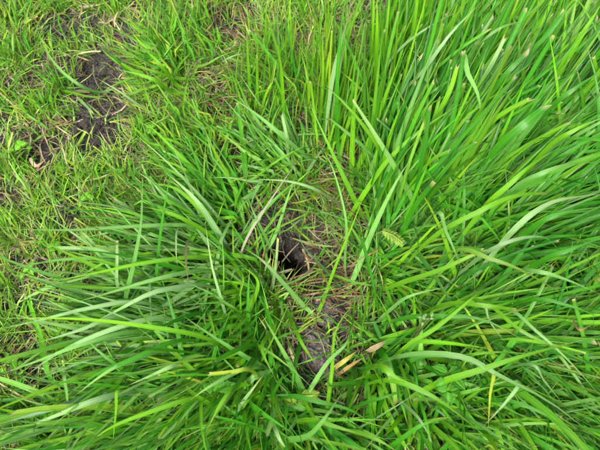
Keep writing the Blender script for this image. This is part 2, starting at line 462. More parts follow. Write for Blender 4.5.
TUSSOCKS = [
 # label, centre, radius, n, fine, az, azs, lean, leans, L, droop, W(m), mix, cut
 ("tall dense tussock rising just above and right of the burrow, blades fanning up and over", (395, 200), (38, 42), 150, 160, 58, 16, 26, 9, .23, 26, .0085, G1, .3),
 ("thick upright tussock of broad dark green blades with many cut tips, right of centre", (455, 165), (42, 42), 170, 180, 50, 13, 32, 9, .22, 24, .0095, G1, .4),
 ("broad bladed tussock leaning towards the right edge, deep green, halfway up that edge", (545, 150), (48, 42), 190, 180, 42, 13, 38, 10, .24, 26, .0100, G1, .35),
 ("dark green tussock with arching blades that bow over to the right edge below mid height", (470, 240), (46, 34), 150, 170, 28, 16, 46, 11, .24, 38, .0095, G1, .2),
 ("long bladed tussock lying over towards the right edge, below the upright ones", (560, 235), (44, 32), 150, 170, 20, 15, 52, 10, .25, 34, .0100, G1, .2),
 ("tussock cut off by the right edge with wide glossy blades pointing out of view", (625, 185), (36, 42), 90, 100, 36, 14, 44, 10, .24, 30, .0100, G1, .25),
 ("bright tussock in the top right corner with thin erect blades", (560, 60), (52, 30), 170, 170, 52, 15, 30, 9, .19, 24, .0075, [(LIME, 4), (MID, 4), (PALE, 1)], .3),
 ("slender bladed tussock near the top edge right of the middle, leaning to the right", (470, 75), (46, 34), 170, 170, 56, 15, 27, 9, .20, 22, .0078, [(LIME, 4), (MID, 4), (PALE, .8)], .3),
 ("upright yellow green tussock of thin blades at the top middle", (335, 110), (32, 48), 115, 150, 78, 22, 14, 8, .155, 16, .0058, G2, .3),
 ("stand of fine erect lime blades left of the top middle, over brown thatch", (268, 95), (36, 46), 90, 160, 92, 26, 15, 9, .105, 18, .0046, G2, .3),
 ("tall bright tussock at the top right of the middle with blades standing nearly straight", (395, 95), (28, 44), 140, 150, 68, 16, 18, 8, .20, 18, .0075, [(LIME, 5), (MID, 4)], .3),
 ("far tussock cut off by the top edge, pale blades, right of the middle", (450, 5), (60, 22), 130, 150, 62, 26, 30, 11, .15, 26, .0065, G2, .2),
 ("far tussock cut off by the top edge at the right corner", (575, -12), (55, 22), 130, 130, 50, 22, 32, 10, .17, 26, .0075, [(LIME, 4), (MID, 4)], .2),
 ("short lime tussock in the upper left middle with blades combed to the left", (165, 78), (26, 18), 70, 110, 158, 28, 50, 11, .10, 28, .0075, G2, .15),
 ("lime tussock between the bare soil track and the thin erect blades, near the top", (192, 45), (34, 26), 80, 170, 130, 45, 36, 14, .09, 26, .0048, G2, .15),
 ("swept tussock above the burrow with pale blades combed up and to the left", (285, 165), (32, 24), 75, 120, 138, 17, 48, 11, .115, 26, .0075, G3, .2),
 ("yellow green tussock between the lawn and the flattened grass, left of the middle", (190, 150), (40, 28), 80, 170, 132, 28, 42, 12, .085, 26, .0050, G2, .15),
 ("bright fan of long blades left of the burrow spraying up and left", (222, 215), (32, 28), 130, 150, 146, 20, 54, 11, .125, 30, .0080, [(LIME, 4), (MID, 4), (PALE, 1)], .15),
 ("dense flattened tussock beside the burrow with blades combed flat to the left", (215, 262), (42, 26), 115, 120, 172, 15, 60, 9, .185, 28, .0080, G3, .12),
 ("long flattened tussock with pale undersides lying towards the left edge", (190, 310), (56, 28), 105, 80, 190, 15, 60, 9, .205, 24, .0080, G3, .1),
 ("glossy tussock lower left with blades sweeping down to the left edge", (200, 355), (52, 28), 100, 80, 202, 18, 58, 9, .185, 26, .0082, G3, .1),
 ("dark green tussock below left of the burrow with blades falling towards the viewer", (258, 372), (34, 38), 150, 150, 238, 26, 46, 12, .16, 34, .0085, G4, .15),
 ("tussock on the bottom edge left of centre, blades drooping down and left", (200, 418), (58, 28), 110, 110, 214, 20, 52, 11, .18, 30, .0080, G4, .12),
 ("flat grass in the bottom left corner with long pale blades", (95, 420), (56, 26), 50, 50, 196, 20, 60, 10, .19, 26, .0070, G3, .1),
 ("tussock just left of the burrow hole whose broad shoots cross its rim", (262, 300), (22, 30), 80, 70, 205, 45, 40, 14, .12, 34, .0080, [(LIME, 4), (MID, 4)], .2),
 ("star shaped tussock of broad bent shoots below right of the burrow", (385, 362), (32, 30), 100, 90, 290, 75, 48, 14, .13, 36, .0095, [(LIME, 4), (MID, 5), (DEEP, 1)], .3),
 ("bottom edge tussock in the middle with wide blades bent across each other", (300, 425), (44, 26), 120, 110, 262, 55, 48, 13, .14, 36, .0090, G4, .25),
 ("sprawling tussock right of the burrow with thin criss cross blades", (385, 268), (30, 26), 100, 110, 20, 60, 46, 15, .13, 34, .0065, G4, .25),
 ("low tussock lower right of centre with long blades running to the right", (440, 325), (44, 28), 140, 140, 2, 32, 56, 11, .19, 34, .0085, G4, .2),
 ("long bladed tussock lower right with pale arching blades tipping down to the corner", (510, 345), (50, 30), 150, 160, 352, 26, 58, 11, .20, 32, .0080, G4, .15),
 ("thin bladed tussock against the right edge in the lower half", (590, 320), (42, 30), 130, 150, 6, 22, 58, 10, .19, 30, .0072, G4, .15),
 ("bottom edge tussock right of centre with dark blades over a shadowy gap", (445, 412), (46, 28), 130, 130, 325, 55, 52, 13, .15, 36, .0080, G4, .2),
 ("tussock in the bottom right corner with blades crossing over dark soil", (545, 410), (54, 30), 140, 150, 335, 40, 56, 12, .16, 34, .0070, G4, .15),
 ("tussock with blades lying flat just outside the lower right edge", (620, 400), (36, 36), 60, 80, 350, 40, 54, 12, .16, 34, .0075, G4, .15),
]
for a in TUSSOCKS: tussock(*a)

# small tufts standing in the short lawn at the left and along the top
TUFTS = [
 ("small tuft with long arching blades left of the top bare soil", (22, 62), 26, 150, .075),
 ("fine tuft in the top left corner", (14, 18), 26, 120, .08),
 ("fresh tuft on the top edge beside the dark soil track", (52, 12), 20, 100, .07),
 ("thin tuft standing in the bare soil near the top edge", (74, 44), 12, 85, .065),
 ("tuft on the top edge between the soil track and the lime tussock", (112, 12), 24, 95, .075),
 ("leafy tuft at the upper rim of the larger bare soil patch", (62, 88), 24, 150, .065),
 ("tuft beside the bare soil patch on its lower right rim", (138, 142), 22, 100, .06),
 ("lime tuft left of the larger bare soil patch", (40, 112), 26, 140, .06),
 ("tuft on the left edge a quarter of the way down", (8, 100), 22, 120, .065),
 ("small tuft below the dark pit in the lawn at the left", (48, 182), 20, 100, .055),
 ("wide bladed tuft on the left edge above mid height", (12, 168), 22, 60, .06),
 ("bright tuft in the lawn under the larger bare soil patch", (92, 178), 20, 85, .055),
 ("tuft in the lawn right below the bare soil patch and left of the lime fan", (132, 182), 22, 80, .06),
 ("low tuft beside the clover at the left edge", (15, 232), 20, 140, .055),
 ("tuft of curled blades left of the long horizontal blade", (52, 250), 20, 120, .05),
 ("tuft between the two bare scrapes at mid left", (102, 205), 20, 100, .055),
 ("yellowish tuft low on the left edge", (10, 290), 20, 130, .055),
 ("tuft over the small dark gap at lower left", (28, 330), 18, 170, .06),
 ("lime tuft under the flattened grass at lower left", (60, 350), 22, 150, .06),
 ("lime tuft in the lawn at the bottom left edge", (15, 405), 24, 120, .065),
 ("fine tuft on the bottom left edge under the pale blades", (50, 440), 22, 110, .06),
 ("tuft on the top edge left of the thin erect blades", (232, 8), 24, 95, .08),
 ("tuft among brown thatch near the top left of the middle", (222, 60), 18, 110, .075),
 ("tuft on the top edge in the middle", (305, 18), 28, 88, .09),
 ("tuft on the top edge at the left third", (165, 8), 24, 105, .075),
]
for (lab, c, n, az, L) in TUFTS:
    tussock(lab, c, (15, 11), n, 70, az, 55, 36, 16, L, 34, .0038, [(LIME, 5), (MID, 2.5), (YEL, 1.2), (PALE, .8)], .15, name='grass_tuft', cat='grass tuft', seg=6, group='small tufts in the short lawn')

# ------------------------------------------------------------------ hand-placed long blades, each a part of the tussock it grows from
def spline(pts, n):
    pts = np.array(pts, float)
    q = np.vstack([2 * pts[0] - pts[1], pts, 2 * pts[-1] - pts[-2]])
    out = []
    m = len(pts) - 1
    for t in np.linspace(0, m, n):
        i = min(int(t), m - 1); u = t - i
        p0, p1, p2, p3 = q[i], q[i + 1], q[i + 2], q[i + 3]
        out.append(.5 * ((2 * p1) + (-p0 + p2) * u + (2 * p0 - 5 * p1 + 4 * p2 - p3) * u * u + (-p0 + 3 * p1 - 3 * p2 + p3) * u ** 3))
    return np.array(out)

def hero(pts, W, col, cut=0, tw=(0, .3), fold=.2, kind='blade'):
    """pts: (x, y, height) along the blade from foot to tip; W in photo pixels."""
    Q = [px(x, y, h) for (x, y, h) in pts]
    f = Q[0] - (Q[1] - Q[0]) * min(1.0, .030 / max(1e-4, np.linalg.norm((Q[1] - Q[0])[:2])))     # the foot goes on down among the other blades to the soil
    f[2] = float(gh0(f[0:1], f[1:2])[0]) if Q[0][2] > .03 else Q[0][2] - .012
    P = spline([f] + Q, 15)[None]
    scale = np.linalg.norm(P[0, 7] - CAM) * _t / 300
    V = ribbons(P, np.array([W * scale * .72]), np.array([tw[0]]), np.array([tw[1]]), np.array([float(cut)]), fold=fold, base_w=.45)
    rgb = np.array([col]) * (1 + (rng.random((1, 1)) - .5) * .2)
    Cc = blade_cols(rgb, 15, 3, np.array([float(cut)]), np.array([.3]), np.array([.3]))
    b = P[0, 0]
    t, ctr = min(ALL, key=lambda a: np.hypot(a[1][0] - b[0], a[1][1] - b[1]))
    me = mesh_np(kind, V[0].reshape(-1, 3) - b, grid_faces(15, 3), BLADE, Cc[0].reshape(-1, 3), uv_grid(15, 3))
    return link(kind, me, t, b - ctr)

PG = np.array([.19, .34, .13])      # pale grey-green undersides, with reflected sky sheen painted into the colour
HER = [
 # top left lawn
 ([(100, 92, .01), (78, 84, .05), (52, 60, .06), (33, 21, .05)], 5.5, PALE), ([(140, 106, .01), (120, 92, .03), (95, 77, .03)], 4, PG),
 ([(172, 92, .02), (150, 78, .06), (116, 69, .05)], 9, LIME), ([(176, 84, .02), (158, 62, .07), (138, 44, .06)], 7, LIME), ([(178, 78, .02), (150, 70, .05), (120, 60, .04)], 6, LIME),
 ([(70, 92, .01), (92, 97, .03), (112, 95, .03)], 5, LIME), ([(84, 104, .02), (92, 112, .03), (99, 120, .01)], 4, PG),
 # top middle
 ([(212, 74, .04), (222, 62, .09), (240, 54, .10), (257, 56, .08)], 5, PG), ([(250, 96, .02), (248, 60, .09), (246, 20, .15)], 5, LIME),
 ([(258, 104, .02), (257, 80, .07), (257, 54, .12)], 5, LIME, 1), ([(284, 118, .02), (280, 60, .12), (262, 2, .2)], 5, LIME), ([(322, 70, .06), (320, 34, .14), (313, 0, .2)], 6, LIME),
 ([(320, 120, .02), (323, 70, .10), (322, 24, .16)], 5, LIME), ([(338, 146, .02), (337, 90, .12), (340, 40, .18), (345, 0, .22)], 7, MID), ([(332, 82, .12), (340, 48, .16), (352, 2, .2)], 7, PG),
 ([(376, 66, .10), (377, 30, .16), (377, -4, .2)], 7, LIME), ([(336, 90, .10), (341, 62, .14), (348, 34, .16)], 6, PG),
 ([(303, 154, .03), (280, 134, .07), (256, 114, .08), (221, 90, .05)], 8, PALE), ([(288, 152, .03), (286, 134, .07), (282, 115, .09)], 5, PG, 1), ([(300, 175, .02), (280, 150, .06), (250, 122, .05)], 5, PALE),
 ([(365, 152, .04), (384, 100, .13), (402, 52, .18)], 9, LIME), ([(352, 160, .03), (354, 110, .10), (360, 60, .15)], 8, LIME),
 # top right
 ([(402, 94, .10), (424, 70, .15), (452, 32, .19), (486, -2, .21)], 10, PG, 0, (.2, .5)), ([(392, 58, .10), (424, 30, .15), (462, 9, .17)], 7, PG), ([(464, 62, .12), (486, 38, .18), (510, 24, .19), (532, 25, .17)], 7, PALE),
 ([(458, 54, .17), (468, 74, .18), (479, 99, .16), (482, 138, .10)], 8, PALE, 0, (.1, -.4)), ([(484, 104, .10), (506, 74, .15), (528, 52, .17)], 9, MID, 1), ([(480, 86, .12), (494, 60, .16), (506, 35, .18)], 6, PG, 1),
 ([(540, 118, .12), (570, 92, .17), (606, 68, .18)], 11, MID), ([(496, 150, .12), (522, 126, .16), (546, 106, .17)], 13, MID, 1), ([(520, 64, .12), (552, 30, .17), (575, -4, .2)], 9, MID), ([(560, 70, .12), (585, 30, .18), (604, 0, .2)], 9, LIME),
 ([(436, 120, .12), (450, 90, .16), (458, 64, .18)], 7, LIME, 1), ([(400, 150, .06), (420, 116, .13), (445, 84, .17)], 9, LIME), ([(408, 110, .10), (432, 92, .15), (462, 72, .16)], 8, MID), ([(360, 200, .04), (388, 160, .10), (424, 128, .14), (470, 98, .15)], 9, LIME),
 # right
 ([(355, 275, .02), (372, 232, .08), (394, 186, .13), (411, 158, .15)], 9, PALE), ([(435, 212, .16), (446, 232, .15), (456, 254, .13), (464, 276, .09)], 8, PALE, 0, (.1, .5)), ([(432, 238, .10), (478, 212, .15), (515, 196, .15), (546, 193, .12)], 8, LIME, 1),
 ([(514, 188, .12), (540, 174, .16), (570, 164, .16), (606, 162, .13)], 9, PALE), ([(496, 250, .10), (522, 222, .15), (548, 204, .16), (575, 197, .15), (606, 194, .12)], 9, PG, 0, (.2, .1)),
 ([(468, 266, .10), (496, 247, .15), (528, 237, .16), (550, 240, .14), (563, 260, .09)], 8, PG, 0, (.1, .6)), ([(398, 284, .05), (440, 270, .10), (475, 254, .13), (500, 246, .14)], 9, LIME), ([(456, 250, .12), (488, 258, .15), (525, 272, .14), (575, 302, .08)], 9, np.array([.16, .30, .035])),
 ([(512, 272, .11), (540, 272, .15), (570, 281, .14), (606, 297, .10)], 9, PALE), ([(484, 208, .12), (510, 184, .16), (530, 166, .17), (558, 148, .16)], 9, LIME), ([(530, 230, .12), (560, 214, .15), (606, 206, .14)], 10, MID), ([(540, 262, .11), (570, 250, .14), (606, 236, .14)], 9, MID),
 ([(546, 150, .14), (575, 130, .18), (606, 116, .18)], 10, LIME), ([(410, 185, .08), (432, 160, .14), (452, 150, .16)], 9, LIME, 1), ([(402, 232, .05), (416, 205, .11), (434, 182, .15)], 10, MID, 1),
 ([(330, 275, .03), (358, 283, .05), (396, 289, .06)], 5, LIME), ([(322, 305, .02), (334, 270, .07), (352, 226, .12), (366, 190, .14)], 5, LIME), ([(345, 258, .03), (346, 220, .09), (334, 172, .12), (322, 148, .12)], 4, PALE), ([(378, 182, .05), (392, 130, .13), (404, 100, .17)], 7, LIME),
 # around the burrow
 ([(330, 198, .03), (312, 188, .06), (286, 181, .07), (249, 179, .05)], 6, PG), ([(266, 238, .03), (256, 218, .07), (247, 197, .08)], 5, PALE, 0), ([(274, 238, .02), (285, 206, .07), (296, 173, .10)], 6, PALE),
 ([(304, 306, .02), (284, 284, .05), (262, 260, .07), (236, 244, .06)], 8, PALE, 0, (.1, -.3)), ([(273, 284, .01), (276, 262, .04), (278, 238, .07)], 4.5, PG, 1), ([(338, 284, .02), (318, 262, .035), (303, 246, .05), (298, 229, .06)], 3.5, np.array([.05, .13, .05])),
 ([(222, 302, .05), (212, 266, .08), (205, 222, .10)], 4.5, PG), ([(240, 275, .05), (236, 268, .08), (230, 282, .09)], 5, PALE), ([(270, 232, .03), (290, 222, .04), (312, 210, .04), (328, 196, .03)], 3.5, LIME), ([(310, 205, .03), (330, 222, .04), (360, 238, .05)], 3.5, MID),
 ([(232, 262, .04), (243, 278, .07), (238, 300, .06)], 6, LIME), ([(250, 310, .03), (258, 282, .06), (240, 264, .07)], 7, LIME),
 # left fan
 ([(190, 226, .05), (140, 226, .08), (70, 230, .08), (-4, 229, .05)], 6.5, PALE), ([(126, 296, .05), (134, 262, .09), (141, 222, .12), (143, 178, .13)], 8, np.array([.10, .26, .05])), ([(102, 254, .02), (88, 238, .04), (74, 224, .03)], 5.5, PG),
 ([(117, 282, .05), (117, 262, .07), (117, 240, .08)], 5, PG, 1), ([(214, 226, .05), (194, 198, .09), (164, 171, .09)], 9, PG), ([(206, 216, .05), (178, 190, .08), (150, 182, .08)], 7, LIME), ([(206, 232, .06), (172, 214, .10), (140, 206, .08)], 8, LIME),
 ([(206, 257, .06), (150, 262, .10), (100, 272, .09), (36, 285, .04)], 7, LIME), ([(80, 286, .03), (60, 284, .05), (34, 294, .05), (10, 308, .02)], 8, PALE), ([(150, 282, .05), (150, 300, .06), (152, 330, .06)], 4, PG),
 ([(205, 270, .06), (160, 278, .10), (112, 292, .08), (70, 304, .05)], 7, PALE), ([(200, 285, .06), (155, 292, .10), (118, 310, .09), (80, 330, .05)], 8, PG), ([(178, 228, .08), (176, 250, .09), (178, 268, .08)], 3.5, PG), ([(188, 240, .08), (186, 262, .10), (190, 290, .09)], 4, STR * .4),
 # lower left fan
 ([(206, 338, .09), (150, 327, .13), (80, 319, .12), (-4, 318, .07)], 7.5, LIME), ([(130, 332, .07), (80, 345, .10), (40, 360, .08), (-4, 376, .04)], 7, PALE), ([(128, 392, .06), (90, 402, .09), (50, 418, .08), (-4, 438, .05)], 9, PG), ([(96, 395, .05), (55, 408, .08), (-4, 425, .06)], 10, np.array([.15, .27, .17])),
 ([(194, 356, .08), (172, 366, .12), (150, 376, .11), (122, 388, .07)], 7, np.array([.18, .34, .10])), ([(120, 315, .08), (80, 330, .10), (30, 345, .07)], 7, PG), ([(160, 318, .08), (110, 330, .11), (60, 352, .09), (20, 380, .05)], 8, PG), ([(150, 352, .08), (110, 370, .11), (72, 398, .09)], 7, PALE),
 ([(66, 372, .09), (67, 396, .08), (70, 432, .05)], 5, PALE), ([(119, 388, .10), (116, 410, .09), (112, 452, .05)], 5, LIME), ([(196, 398, .08), (150, 412, .10), (110, 428, .08), (80, 450, .05)], 7, LIME), ([(180, 340, .08), (130, 360, .11), (90, 378, .09), (50, 410, .05)], 7, MID), ([(140, 302, .08), (90, 308, .1), (40, 320, .07), (-4, 330, .04)], 6.5, PG),
 # bottom middle
 ([(274, 426, .07), (280, 440, .08), (292, 456, .06)], 7, PG), ([(286, 440, .06), (308, 436, .10), (328, 414, .12), (346, 386, .11)], 9, np.array([.09, .25, .04])), ([(290, 318, .03), (300, 340, .06), (310, 356, .05), (316, 364, .04)], 6, LIME),
 ([(310, 390, .05), (328, 362, .08), (346, 344, .10), (350, 328, .09)], 7, PALE), ([(328, 402, .04), (332, 370, .07), (336, 330, .08), (356, 300, .09)], 6, LIME), ([(384, 362, .09), (392, 380, .09), (396, 404, .06)], 10, np.array([.14, .30, .04]), 1), ([(378, 366, .10), (396, 378, .11), (424, 388, .09)], 11, LIME),
 ([(240, 406, .06), (252, 390, .09), (264, 374, .10)], 6, PG), ([(250, 370, .09), (232, 372, .10), (208, 374, .09)], 6, np.array([.22, .33, .03]), 1), ([(268, 336, .05), (262, 350, .07), (276, 380, .07)], 8, LIME), ([(240, 385, .09), (222, 402, .11), (206, 432, .09)], 9, LIME), ([(248, 368, .08), (214, 384, .11), (190, 400, .10)], 7, PALE),
 ([(362, 404, .05), (388, 396, .08), (410, 388, .06)], 6, MID), ([(356, 432, .05), (378, 440, .07), (398, 452, .06)], 8, LIME), ([(290, 396, .07), (320, 402, .09), (350, 410, .08), (372, 424, .06)], 8, MID), ([(310, 420, .08), (340, 428, .1), (380, 440, .08)], 8, LIME), ([(300, 345, .04), (294, 370, .06), (292, 395, .05)], 7, MID),
 # lower right
 ([(400, 356, .08), (440, 354, .12), (472, 360, .13), (500, 376, .13), (550, 402, .11), (604, 444, .07)], 10, PALE, 0, (.1, .2)), ([(436, 384, .09), (480, 370, .13), (530, 354, .14), (606, 334, .11)], 10, LIME), ([(492, 368, .12), (490, 396, .11), (488, 432, .07)], 6, YEL),
 ([(528, 364, .12), (545, 382, .11), (566, 408, .07)], 5, PG), ([(480, 302, .12), (490, 322, .11), (508, 346, .08)], 5, PG), ([(504, 308, .11), (535, 330, .13), (570, 362, .12), (604, 400, .08)], 6, PALE), ([(446, 304, .10), (486, 306, .14), (518, 310, .12)], 8, LIME, 1),
 ([(404, 318, .07), (440, 316, .11), (484, 320, .12), (530, 344, .11)], 9, MID), ([(388, 380, .09), (420, 390, .11), (450, 408, .10), (490, 440, .06)], 9, LIME), ([(480, 300, .1), (520, 330, .13), (560, 350, .12), (604, 370, .08)], 7, LIME), ([(520, 382, .10), (506, 402, .10), (480, 430, .07)], 6, PG),
 ([(408, 345, .08), (436, 328, .11), (470, 300, .13), (482, 290, .12)], 7, LIME), ([(390, 310, .06), (410, 296, .1), (450, 286, .11)], 7, PALE), ([(500, 400, .09), (540, 412, .11), (580, 438, .08)], 7, MID), ([(530, 300, .1), (570, 306, .12), (606, 320, .1)], 7, MID),
 ([(420, 352, .09), (455, 356, .12), (500, 352, .12), (545, 356, .09)], 6, LIME), ([(398, 400, .06), (420, 420, .09), (436, 450, .07)], 6, PG), ([(400, 440, .06), (424, 424, .09), (456, 416, .08)], 7, MID),
]
for hx in HER: hero(*hx)
# thin stems and narrow blades straggling over the burrow and its bare soil
def stragglers(n, cx, cy, sx, sy, Lr, Wr, hr, mix, name='thin_stem'):
    for i in range(n):
        x = cx + random.gauss(0, sx); y = cy + random.gauss(0, sy); a = random.uniform(0, 6.283); L = random.uniform(*Lr)
        x1 = x + L * math.cos(a); y1 = y + L * .8 * math.sin(a)
        if min(math.hypot(x + (x1 - x) * t_ - 289, y + (y1 - y) * t_ - 260) for t_ in (0, .25, .5, .75, 1)) < 19: continue
        h = random.uniform(*hr); k = random.gauss(0, .06)
        hero([(x, y, h * .6), ((x + x1) / 2 - (y1 - y) * k, (y + y1) / 2 + (x1 - x) * k, h * 1.25), (x1, y1, h * random.uniform(.5, 1.1))],
             random.uniform(*Wr), palette(mix, 1, .15)[0], 0, (random.gauss(0, .4), random.gauss(0, .6)), .2, name)
SM = [(LIME, 4), (MID, 2), (YEL, 1.5), (PALE, 1.5), (np.array([.26, .27, .09]), 1.2)]
stragglers(26, 330, 265, 28, 42, (24, 60), (1.6, 3.2), (.02, .05), SM)
SB = [(STR * .55, 3), (np.array([.20, .105, .05]), 4), (BRN * .7, 3), (np.array([.24, .22, .08]), 2)]
stragglers(60, 322, 283, 18, 24, (14, 44), (1.2, 2.2), (.012, .035), SB, 'dead_stem')
stragglers(26, 318, 200, 26, 18, (14, 40), (1.2, 2.2), (.012, .04), SB, 'dead_stem')
stragglers(46, 225, 60, 36, 45, (14, 40), (1.0, 2.0), (.015, .05), SB, 'dead_stem')
stragglers(30, 345, 60, 40, 40, (14, 40), (1.0, 2.0), (.02, .07), SB, 'dead_stem')
stragglers(85, 306, 194, 34, 22, (20, 48), (1.8, 3.8), (.015, .06), SM)
stragglers(30, 350, 320, 28, 34, (20, 55), (2, 4.5), (.02, .06), SM)
stragglers(40, 225, 110, 26, 40, (16, 40), (1.8, 3.2), (.015, .05), SM)
# a few more pale blades caught under or over the rest, grey dead ones among them
hero([(247, 238, .05), (272, 198, .08), (302, 154, .08)], 4.5, np.array([.30, .30, .22]), 0, (.1, .2), .15, 'dead_blade')

# ------------------------------------------------------------------ short lawn and the fine grass floor
def scatter(N, x0, x1, y0, y1, dens):
    x = rng.uniform(x0, x1, N); y = rng.uniform(y0, y1, N)
    k = rng.random(N) < dens(x, y)
    return x[k], y[k]

def lawn_density(x, y):
    P = np.stack([x, y, np.zeros_like(x)], -1)
    u, v = to_px(P)
    clump = np.clip(.52 + 2.0 * vnoise(x * 22, y * 22) + .8 * vnoise(x * 60 + 3, y * 60), .12, 1)
    tall = 1 / (1 + np.exp(-(u - (150 + np.clip(v - 160, -100, 100) * -.2)) / 30)) * 1 / (1 + np.exp(-(v - 110) / 40))
    tall = np.maximum(tall, 1 / (1 + np.exp(-(u - 330) / 30)))
    d = clump * (1 - .62 * tall) * (1 - bare(x, y)) 
    d = d + .025 * (bare(x, y) > .4)
    return np.where(hole_r(x, y) < .033, 0, d)

def turf(N, box, Lm, Wm, mix, seg, name, dens):
    x, y = scatter(N, *box, dens)
    n = len(x)
    base = np.stack([x, y, ground_h(x, y) - .002], -1)
    fl = vnoise(x * 9 + 31, y * 9) * 5
    az = R(115) + fl + rng.normal(0, .9, n)
    lean = np.clip(R(40) + rng.normal(0, 1, n) * R(20), R(4), R(82))
    L = Lm * np.clip(rng.normal(1, .35, n), .3, 2)
    P = centrelines(base, az, lean, L, np.minimum(R(42) * rng.random(n) * 1.8, R(110) - lean), rng.normal(0, .5, n), seg)
    P[:, 1:] = keep_above(P[:, 1:], .002)
    tw = rng.normal(0, .6, n)
    cut = (rng.random(n) < .12).astype(float)
    V = ribbons(P, Wm * np.clip(rng.normal(1, .32, n), .4, 2), tw, tw + rng.normal(0, .8, n), cut, 0, 2)
    C = blade_cols(palette(mix, n, .22), seg + 1, 2, cut, rng.random(n) * .8, (rng.random(n) < .4) * rng.random(n))
    o = link(name, stuff_mesh(name, V, C, TURF)); o['kind'] = 'stuff'
    return o

LAWN = np.array([.20, .39, .022])
TM = [(LAWN, 5), (LIME, 2), (YEL, 1.4), (MID, .9), (PALE, 1.9), (np.array([.26, .40, .12]), 1.6), (np.array([.38, .34, .19]), 1.0), (BRN, .3)]
o = turf(84000, (-.66, .66, -.40, .56), .037, .0021, TM, 4, 'short_grass', lawn_density)
o['label'] = 'short yellow green lawn grass around the long tussocks'
o = turf(26000, (-.66, .66, -.40, .56), .026, .0024, [(LIME, 4), (YEL, 2), (MID, 2)], 3, 'creeping_grass', lambda x, y: lawn_density(x, y) * .8)
o['label'] = 'low broad lawn blades close to the soil'
# the field going on outside the frame
def field_density(x, y):
    inside = (np.abs(x) < .62) & (y > -.38) & (y < .54)
    return np.where(inside, 0, np.clip(.6 + vnoise(x * 5, y * 5) * 1.5, .15, 1))
o = turf(60000, (-2.2, 2.2, -1.4, 2.2), .085, .0055, [(LIME, 3), (MID, 4), (DEEP, 2), (PALE, .5)], 4, 'field_grass', field_density)
o['label'] = 'grass field going on around the burrow'

# dead thatch lying between the plants
def thatch(N, box, Lm, Wm, mix, name, dens, zj=.010):
    x, y = scatter(N, *box, dens); n = len(x)
    z = ground_h(x, y) + .0015 + rng.random(n) ** 2 * zj
    base = np.stack([x, y, z], -1)
    lean = R(84) + rng.normal(0, .10, n)
    P = centrelines(base, rng.random(n) * 6.283, lean, Lm * np.clip(rng.normal(1, .45, n), .25, 2.2), rng.normal(0.08, .12, n), rng.normal(0, .8, n), 4)
    g_ = gh0(P[..., 0], P[..., 1]); P[..., 2] = np.maximum(P[..., 2], g_ + .002)
    tw = rng.normal(0, .7, n)
    V = ribbons(P, Wm * np.clip(rng.normal(1, .4, n), .4, 2.2), tw, tw, np.ones(n), 0, 2)
    C = np.repeat(np.repeat(palette(mix, n, .3)[:, None], 5, 1)[:, :, None], 2, 2)
    o = link(name, stuff_mesh(name, V, C, STRAW)); o['kind'] = 'stuff'; return o
o = thatch(26000, (-.66, .66, -.40, .56), .030, .0016, [(np.array([.30, .26, .16]), 4), (BRN * .7, 3), (np.array([.19, .16, .10]), 3), (np.array([.16, .11, .06]), 3)], 'dead_thatch',
           lambda x, y: np.where(hole_r(x, y) < .031, 0, .55 + .8 * vnoise(x * 18, y * 18) - .42 * (bare(x, y) > .8) - .3 * ((bare(x, y) > .8) & (x < -.15))))
o['label'] = 'dead brown grass litter on the soil'

# ------------------------------------------------------------------ single dry straws that can be picked out
def place_of(x, y):
    if x < 160:
        return 'on the larger bare soil patch in the lawn' if 95 < y < 165 and x > 62 else 'by the dark pit in the lawn' if 95 < y < 200 and x <= 62 else 'on the narrow bare patch above the larger one' if 50 < y <= 95 else 'on the topmost bare soil of the track' if y <= 50 else 'on the scrape at the lower end of the soil track' if y < 280 else 'in the dark gap low at the left edge'
    return ('above' if y < 242 else 'beside' if y < 280 else 'just below' if y < 318 else 'well below') + ' the burrow hole'

def straw_label(col, x, y):
    hue = 'reddish' if np.allclose(col, PINK) else 'grey' if np.allclose(col, GRY) else 'dark brown' if (np.allclose(col, BRN) or np.allclose(col, BRN * .6)) else 'tan' if np.allclose(col, TAN) else 'greenish' if col[1] > col[0] else 'golden'
    if x < 160:
        place = place_of(x, y)
    elif x < 280 and y < 140:
        place = 'in the brown thatch at the top edge' if y < 60 else 'in the brown thatch beside the fine erect blades'
    elif y < 205:
        place = 'in the dead litter between the tall tussock and the burrow'
    else:
        place = ('above' if y < 240 else 'beside' if y < 275 else 'just below' if y < 310 else 'well below') + ' the burrow hole' + (' towards the tall tussock' if x > 335 else '')
    return f'thin {hue} straw lying {place}'

def straw(pts, W, col, label, group=None, name='dry_straw', where=None):
    label = label or straw_label(col, *where)
    P = spline([px(x, y, h) for (x, y, h) in pts], 9)
    scale = np.linalg.norm(P[4] - CAM) * _t / 300
    r = W * scale / 2
    T = unit(np.gradient(P, axis=0)); S = unit(np.cross(T, [0, 0, 1.])); B = np.cross(S, T)
    k = 6
    V = []; C = []; U = []
    for i in range(9):
        rr = r * (1 - .35 * i / 8) * (1.25 if i in (3,) else 1)
        for j in range(k):
            a = 2 * math.pi * j / k
            V.append(P[i] + (S[i] * math.cos(a) + B[i] * math.sin(a) * .6) * rr); C.append(col * (.85 + .3 * random.random())); U.append((j / k, i / 8 * 3))
    F = [(i * k + j, i * k + (j + 1) % k, (i + 1) * k + (j + 1) % k, (i + 1) * k + j) for i in range(8) for j in range(k)]
    V = np.array(V); b = P[0]
    o = link(name, mesh_np(name, V - b, np.array(F), STRAW, np.array(C), np.array(U)), None, b)
    return tag(o, label, 'straw', group)

